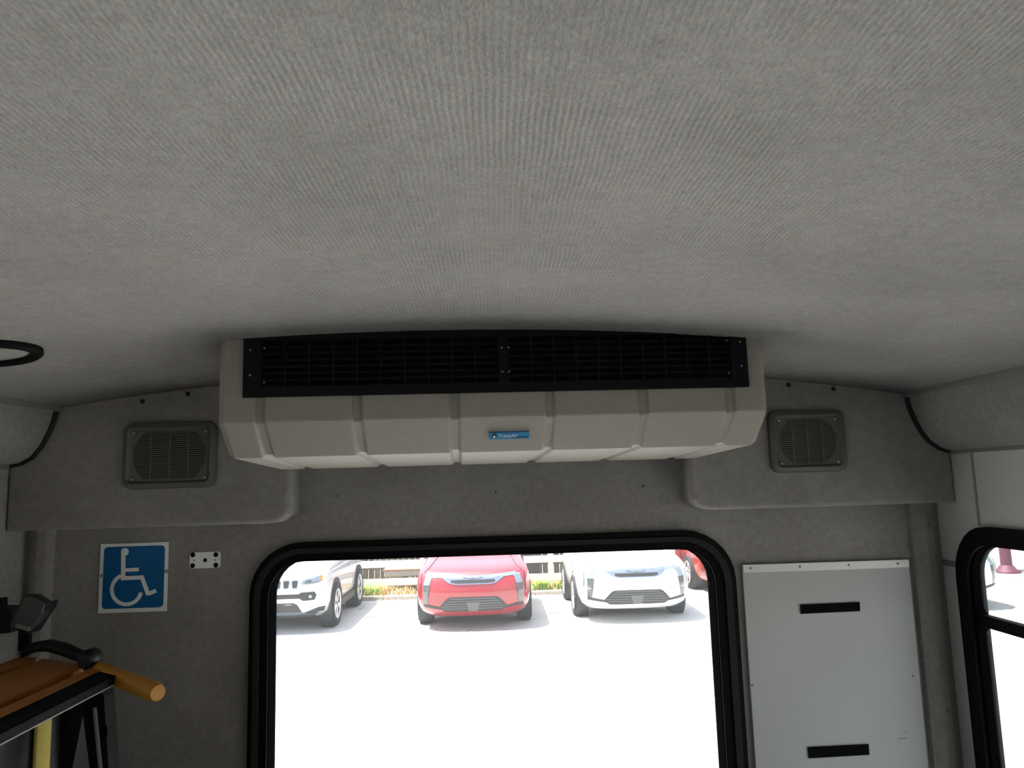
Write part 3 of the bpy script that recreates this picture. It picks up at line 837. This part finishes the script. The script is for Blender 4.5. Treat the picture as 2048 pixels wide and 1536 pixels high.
def patch(LV, org, poly, off=.006, cols=10, rows=3, mirror=False, thick=.03):
    """A piece laid on the curved nose; poly in (x,z)."""
    mb = MB()
    for s in ((1, -1) if mirror else (1,)):
        x0 = min(p[0] for p in poly); x1 = max(p[0] for p in poly)
        colz = []
        for c in range(cols + 1):
            x = x0 + (x1 - x0) * (c + (1e-4 if c == 0 else -1e-4 if c == cols else 0)) / cols
            zs = []
            for i in range(len(poly)):
                a, b = poly[i], poly[(i + 1) % len(poly)]
                if (a[0] - x) * (b[0] - x) <= 0 and a[0] != b[0]:
                    zs.append(a[1] + (b[1] - a[1]) * (x - a[0]) / (b[0] - a[0]))
            if not zs: zs = [poly[0][1]]
            colz.append((x, min(zs), max(zs)))
        for (xa, za0, za1), (xb, zb0, zb1) in zip(colz, colz[1:]):
            for r in range(rows):
                q = []
                for x, lo, hi, t in ((xa, za0, za1, r / rows), (xb, zb0, zb1, r / rows), (xb, zb0, zb1, (r + 1) / rows), (xa, za0, za1, (r + 1) / rows)):
                    z = lo + (hi - lo) * t
                    q.append((s * x, fy(LV, x, z) - off, z))
                bk = [(p[0], p[1] + thick, p[2]) for p in q]
                vv = [org + Vector(p) for p in q + bk]
                mb.raw(vv, [(0, 1, 2, 3), (7, 6, 5, 4), (0, 4, 5, 1), (2, 6, 7, 3), (1, 5, 6, 2), (0, 3, 7, 4)])
    return mb
def wheel(root, org, x, y, r, s, rimr):
    """Tyre with sub-parts rim, dark barrel and five twin spokes."""
    c = org + Vector((x, y, r))
    Mx = Matrix.Translation(c) @ Matrix.Rotation(s * PI / 2, 4, 'Y')
    ty = lathe([(rimr, .10), (r * .93, .115), (r, .09), (r, -.09), (r * .93, -.115), (rimr, -.10), (rimr, .10)], CM['tyre'], 'wheel', root, Mx, 28)
    lathe([(rimr, .06), (.02, .055)], CM['hub'], 'barrel', ty, Mx, 20)
    mb = MB()
    for k in range(5):
        for da in (-.13, .13):
            a = 2 * PI * k / 5 + da
            mb.box((.04, -.018, .06), (rimr * .98, .018, .095), .004, Mx @ Matrix.Rotation(a, 4, 'Z'))
    mb.build('spokes', CM['rim'], ty)
    lathe([(rimr + .004, .085), (rimr + .004, .108), (rimr - .02, .108), (rimr - .02, .085)], CM['rim'], 'rim', ty, Mx, 28)
def common(t, LV, TOP, org, pt, wr, rimr, REAR=4.0, wy=(.90, 3.36)):
    body = shell(LV, org, lambda z: REAR - (.05 if .4 < z < .9 else .12)).build('body', pt, t)
    # greenhouse: glass band, roof, pillars
    shell(TOP[:4], org, lambda z: REAR - .15 - (z - 1.1) * .55, False).build('windows', CM['screen'], t)
    shell(TOP[3:], org, lambda z: REAR - .15 - (z - 1.1) * .55).build('roof', pt, t)
    for s in (-1, 1):
        P = [org + Vector((s * (w - .03), yf + Lf * .55, z)) for z, yf, w, Lf, n in TOP[:4]]
        MB().tube(P, .035, 8).build('pillar', pt, t)
        for yy in (2.2, REAR - .75):
            P = [org + Vector((s * (w + .002), yy + (z - 1.1) * .2, z)) for z, yf, w, Lf, n in TOP[:4]]
            MB().tube(P, .03, 6).build('pillar', CM['clad'], t)
        # mirror: foot and housing
        mc = org + Vector((s * .97, 1.46, 1.13))
        mr = MB().box(mc - Vector((.10, .06, .07)), mc + Vector((.10, .06, .07)), .035).build('mirror', CM['clad'] , t)
        MB().tube([org + Vector((s * .80, 1.50, 1.08)), mc + Vector((0, 0, -.04))], .022, 8).build('mirror_foot', CM['clad'], mr)
        for yy in wy:
            lathe([(wr * 1.17, .115), (wr * 1.17, .1), (wr * 1.17, -.10)], CM['clad'], 'wheel_arch', t, Matrix.Translation(org + Vector((s * .835, yy, wr + .015))) @ Matrix.Rotation(s * PI / 2, 4, 'Y'), 28)
            lathe([(wr * 1.16, .108), (.01, .108)], CM['clad'], 'wheel_well', t, Matrix.Translation(org + Vector((s * .835, yy, wr + .015))) @ Matrix.Rotation(s * PI / 2, 4, 'Y'), 28)
            wheel(t, org, s * .865, yy, wr, s, rimr)
    MB().box(org + Vector((-.62, 1.0, .16)), org + Vector((.62, REAR - .4, .30)), .02).build('underbody', CM['clad'], t)
    return body
def fang_car(X, Y, pt, label, rear=4.0):
    org = Vector((X, Y, 0))
    t = thing('parked_car', label, 'car', org, 'cars parked along the fence')
    common(t, FANG, FTOP, org, pt, .345, .235, rear, (1.08, rear - .60))
    LV = FANG
    for s in (1, -1):
        og = org
        def P(poly, name, mat, par=t, off=.008, cols=8, rows=3):
            return patch(LV, og, [(s * a, b) for a, b in poly] if False else poly, off, cols, rows).build(name, mat, par)
        def mir(poly):
            mb = patch(LV, Vector((0, 0, 0)), poly, .008, 10, 3)
            if s < 0:
                for q in mb.v: q.x = -q.x
            mb.v = [q + org for q in mb.v]
            return mb
        hl = mir([(.47, .895), (.66, .915), (.805, .955), (.815, .74), (.70, .74), (.672, .865), (.47, .845)]).build('headlamp', CM['lamp'], t)
        mir([(.70, .742), (.815, .742), (.815, .40), (.745, .42)]).build('lower_lamp', CM['lampdark'], hl)
        mir([(.50, .345), (.50, .38), (.76, .432), (.815, .432), (.815, .39)]).build('corner_line', CM['clad'], t)
        mir([(.845, .90), (.858, .89), (.875, .60), (.862, .60)]).build('corner_crease', CM['seam'] if pt.name != 'paint_white' else CM['plate'], t)
    gr = patch(LV, org, [(-.50, .90), (-.25, .885), (0, .88), (.25, .885), (.50, .90), (.50, .848), (.40, .77), (.3, .745), (-.3, .745), (-.40, .77), (-.50, .848)], .010, 24, 3).build('upper_grille', CM['chrome'], t)
    patch(LV, org, [(-.36, .815), (.36, .815), (.36, .78), (.28, .762), (-.28, .762), (-.36, .78)], .014, 16, 2).build('grille_slot', CM['mesh'], gr)
    # wing emblem across the chrome bar
    patch(LV, org, [(-.16, .855), (-.05, .84), (0, .85), (.05, .84), (.16, .855), (.05, .828), (0, .82), (-.05, .828)], .016, 12, 1).build('wing_emblem', CM['plate'], gr)
    lg = patch(LV, org, [(-.40, .545), (.40, .545), (.47, .48), (.56, .38), (.46, .31), (-.46, .31), (-.56, .38), (-.47, .48)], .008, 24, 4).build('lower_grille', CM['mesh'], t)
    patch(LV, org, [(-.11, .46), (.11, .46), (.085, .315), (-.085, .315)], .02, 6, 2).build('radar_cover', CM['plate'], lg)
    for i, zz in enumerate((.36, .40, .44, .48, .52)):
        w = .53 - abs(zz - .39) * 1.2
        patch(LV, org, [(-w, zz - .007), (w, zz - .007), (w, zz + .007), (-w, zz + .007)], .013, 16, 1).build('grille_bar', CM['plate'], lg)
    # bonnet shut lines
    for s in (-1, 1):
        P = [org + Vector((s * (w - .11 - .02 * i), fy(LV, w - .11 - .02 * i, z), z + .004)) for i, (z, yf, w, Lf, n) in enumerate(LV[6:])]
        MB().tube(P, .006, 6).build('bonnet_seam', CM['seam'] if 'red' in pt.name else CM['plate'], t)
    return t
def boxy_car(X, Y, pt, label):
    org = Vector((X, Y, 0)); LV = BOXY
    t = thing('parked_car', label, 'car', org, 'cars parked along the fence')
    common(t, BOXY, BTOP, org, pt, .365, .25, 3.6, (.80, 2.95))
    def mir(poly, s, off=.008):
        mb = patch(LV, Vector((0, 0, 0)), poly, off, 10, 3)
        if s < 0:
            for q in mb.v: q.x = -q.x
        mb.v = [q + org for q in mb.v]
        return mb
    band = patch(LV, org, [(-.50, .88), (.50, .88), (.50, .725), (-.50, .725)], .004, 16, 2).build('grille_panel', pt, t)
    for k in range(-3, 4):
        x = k * .141
        sl_ = patch(LV, org, [(x - .058, .85), (x - .045, .872), (x + .045, .872), (x + .058, .85), (x + .055, .755), (x + .035, .735), (x - .035, .735), (x - .055, .755)], .008, 8, 2).build('grille_slot_rim', CM['chrome'], band)
        patch(LV, org, [(x - .045, .845), (x - .036, .86), (x + .036, .86), (x + .045, .845), (x + .042, .765), (x + .028, .748), (x - .028, .748), (x - .042, .765)], .012, 8, 2).build('grille_slot', CM['mesh'], band)
    patch(LV, org, [(-.52, .645), (.52, .645), (.52, .575), (-.52, .575)], .006, 16, 2).build('upper_intake', CM['mesh'], t)
    patch(LV, org, [(-.45, .505), (.45, .505), (.53, .345), (-.53, .345)], .006, 16, 2).build('lower_intake', CM['mesh'], t)
    patch(LV, org, [(-.60, .335), (.60, .335), (.60, .298), (-.60, .298)], .012, 16, 1).build('skid_strip', CM['chrome'], t)
    patch(LV, org, [(-.80, .295), (.80, .295), (.76, .252), (-.76, .252)], .006, 16, 1).build('lower_valance', CM['clad'], t)
    for s in (1, -1):
        hl = mir([(.52, .80), (.55, .865), (.70, .90), (.845, .935), (.855, .85), (.80, .815), (.62, .795)], s).build('headlamp', CM['lamp'], t)
        mir([(.58, .815), (.60, .86), (.68, .875), (.69, .825)], s, .012).build('lamp_core', CM['lampdark'], hl)
        mir([(.80, .845), (.81, .92), (.845, .93), (.855, .86)], s, .012).build('side_marker', CM['amber'], hl)
        fg = mir([(.46, .60), (.52, .67), (.74, .675), (.77, .62), (.74, .545), (.56, .535)], s).build('fog_lamp_recess', CM['mesh'], t)
        mir([(.645, .60), (.66, .625), (.69, .625), (.705, .60), (.69, .575), (.66, .575)], s, .014).build('fog_lamp', CM['lamp'], fg)
        mir([(.56, .335), (.80, .42), (.885, .42), (.86, .30), (.60, .30)], s, .006).build('corner_cladding', CM['clad'], t)
        MB().box(org + Vector((min(s * .915, s * .945), 1.22, .26)), org + Vector((max(s * .915, s * .945), 2.55, .38)), .01).build('sill', CM['clad'], t)
        for yy in (1.9, 2.7):
            MB().box(org + Vector((min(s * .935, s * .958), yy, .90)), org + Vector((max(s * .935, s * .958), yy + .2, .93)), .008).build('door_handle', CM['chrome'], t)
    return t
boxy_car(-3.76, 12.75, PAINT['silver'], 'white boxy off-roader with slotted grille, leftmost car outside')
fang_car(-.40, 12.5, PAINT['red'], 'bright red car seen head on through the middle of the rear window', 3.55)
fang_car(2.31, 12.68, PAINT['white'], 'white car seen head on, right of the bright red car', 3.55)
fang_car(5.08, 15.45, PAINT['darkred'], 'red car set further back, cut off by the right edge of the rear window', 3.3)
fang_car(7.66, 12.75, PAINT['white'], 'white car corner seen through the right side window', 3.55)

# ================================================================== outside: fence, verge, clutter
fm = pm('vinyl_white', (.80, .80, .80), .4)
FY = 17.1
fn_ = thing('rail_fence', 'white three rail fence behind the parked cars', 'fence', (0, FY, 0))
fxs = [-10.2, -7.36, -4.5, -1.66, 1.2, 3.95]
for x in fxs:
    pmsh = MB().box((x - .05, FY - .04, 0), (x + .05, FY + .08, 1.15), .006).build('post', fm, fn_)
for z in (.27, .66, 1.04):
    for a, b in zip(fxs, fxs[1:]):
        MB().box((a, FY - .065, z - .075), (b, FY - .025, z + .075), .006).build('rail', fm, fn_)
wf = thing('board_fence', 'weathered brown board fence behind the white rails', 'fence', (0, 18.9, 0))
wms = [pm('board_%d' % i, c, .85, noise=.25, nscale=9) for i, c in enumerate(((.10, .085, .073), (.12, .105, .09), (.085, .073, .065)))]
plank = []
for m_ in wms:
    me = bpy.data.meshes.new('plank')
    bm = bmesh.new(); bmesh.ops.create_cube(bm, size=1)
    for q in bm.verts: q.co = Vector((q.co.x * .135, q.co.y * .022, q.co.z * 1.8))
    bm.to_mesh(me); bm.free(); me.materials.append(m_); plank.append(me)
for i in range(116):
    add('plank', random.choice(plank), None, wf, (-10.6 + i * .142, 18.9 + random.uniform(-.008, .008), .9 + random.uniform(-.02, .02)))
for z in (.4, 1.4):
    MB().box((-10.7, 18.92, z - .05), (5.8, 18.97, z + .05)).build('back_rail', wms[2], wf)
soil = pm('verge_soil', (.34, .27, .18), .95, noise=.45, nscale=5)
o = MB().box((-12, 16.35, -.05), (4.0, 19.4, .03)).build('verge', soil)
tag(o, 'strip of dry brown earth along the fence', kind='structure')
kb_ = pm('kerb_concrete', (.36, .32, .28), .9, noise=.2, nscale=14)
kt = thing('kerb', 'low weathered concrete kerb edging the dry verge', 'kerb', (0, 16.3, 0))
for i in range(10):
    MB().box((-12 + i * 1.6, 16.22, -.02), (-12 + i * 1.6 + 1.59, 16.36, .085), .015).build('kerb_stone', kb_, kt)
def blades(name, n, xr, yr, h0, h1, mat, label, centers=None):
    vv = []; ff = []
    for i in range(n):
        if centers:
            cx, cy, rad = random.choice(centers)
            x = random.gauss(cx, rad); y = random.gauss(cy, rad * .7)
        else:
            x = random.uniform(*xr); y = random.uniform(*yr)
        h = random.uniform(h0, h1); a = random.uniform(0, 2 * PI); l = h * random.uniform(.2, .8)
        w = random.uniform(.008, .018)
        dx, dy = math.cos(a), math.sin(a)
        b = len(vv)
        vv += [(x - dy * w, y + dx * w, .02), (x + dy * w, y - dx * w, .02), (x + dx * l * .4 + dy * w * .7, y + dy * l * .4 - dx * w * .7, .02 + h * .65), (x + dx * l * .4 - dy * w * .7, y + dy * l * .4 + dx * w * .7, .02 + h * .65), (x + dx * l, y + dy * l, .02 + h)]
        ff += [(b, b + 1, b + 2, b + 3), (b + 3, b + 2, b + 4)]
    o = MB().raw(vv, ff).build(name, mat, fix=False)
    tag(o, label, 'grass', kind='stuff')
blades('dry_grass', 9000, (-11.5, 3.95), (16.45, 18.5), .05, .20, pm('straw', (.52, .38, .18), .9, noise=.3, nscale=3), 'dry straw coloured grass on the verge under the white fence')
blades('green_grass', 3500, None, None, .08, .24, pm('weed_green', (.22, .34, .06), .9, noise=.3, nscale=3), 'green weeds growing among the dry grass by the kerb',
       [(.95, 16.62, .09), (1.5, 16.64, .09), (-2.9, 16.75, .16), (-3.2, 16.75, .16), (2.0, 17.7, .2), (3.3, 18.1, .15)])
# utility cabinet behind the rails
uc = thing('utility_cabinet', 'grey green utility cabinet with rusty lid behind the white fence', 'cabinet', (-2.15, 17.6, 0))
ug = pm('cabinet_green_grey', (.30, .34, .31), .6, noise=.1, nscale=8)
MB().box((-2.48, 17.5, 0), (-2.13, 17.85, .34), .02).build('pedestal', ug, uc)
MB().box((-2.56, 17.45, .34), (-1.76, 18.0, .47), .015).build('top_box', pm('cabinet_grey', (.40, .40, .38), .6), uc)
MB().box((-2.58, 17.43, .47), (-1.74, 18.02, .50), .01).build('lid', pm('rust_lid', (.42, .20, .12), .7, noise=.3, nscale=12), uc)
bn = thing('waste_bin', 'dark grey bin against the board fence behind the white rails', 'bin', (.80, 18.4, 0))
MB().box((.60, 18.15, .03), (1.0, 18.55, .86), .03).build('bin_body', pm('bin_grey', (.045, .047, .05), .6), bn)
MB().box((.58, 18.12, .86), (1.02, 18.58, .92), .02).build('bin_lid', pm('bin_lid_grey', (.05, .052, .055), .5), bn)
# tangled dark twigs
tw = MB()
for i in range(46):
    b = Vector((random.gauss(-1.8, .12), random.gauss(17.3, .06), .02))
    p = b + Vector((random.uniform(-.25, .25), random.uniform(-.12, .12), random.uniform(.1, .28)))
    q = p + Vector((random.uniform(-.2, .2), random.uniform(-.1, .1), random.uniform(-.05, .1)))
    tw.tube([b, p, q], [.012, .008, .004], 5)
o = tw.build('dead_shrub', pm('twig', (.09, .06, .045), .9))
tag(o, 'tangle of dark dead twigs beside the utility cabinet', 'shrub')
# lamp post base beyond the right window
PX, PY = 11.28, 16.75
ps = thing('lamp_post', 'faded maroon lamp post on a round flange outside the right window', 'post', (PX, PY, 0))
pc = pm('faded_maroon', (.10, .022, .05), .6, noise=.15, nscale=6)
MB().tube([(PX, PY, .1), (PX, PY, 4.5)], [.115, .10], 20).build('shaft', pc, ps)
lathe([(.26, .07), (.26, .11), (.20, .14), (.14, .22), (.115, .24)], pc, 'flange', ps, Matrix.Translation((PX, PY, 0)), 24)
lathe([(.01, .075), (.42, .075), (.46, .05), (.47, -.01)], kb_, 'footing', ps, Matrix.Translation((PX, PY, 0)), 24)
MB().box((PX - .35, PY - .15, 4.5), (PX + .35, PY + .15, 4.62), .03).build('lantern', pc, ps)
sand = pm('sandy_edge', (.26, .19, .12), .95, noise=.4, nscale=6)
o = MB().box((8.2, 16.75, -.03), (22, 17.3, .02), .01).build('gutter', sand)
tag(o, 'sandy gutter line running past the maroon lamp post', kind='structure')
o = MB().box((8.2, 17.3, -.03), (22, 30, .06), .01).build('pavement', pm('pavement_concrete', (.30, .285, .26), .9, noise=.12, nscale=3))
tag(o, 'pale concrete pavement beyond the lamp post', kind='structure')
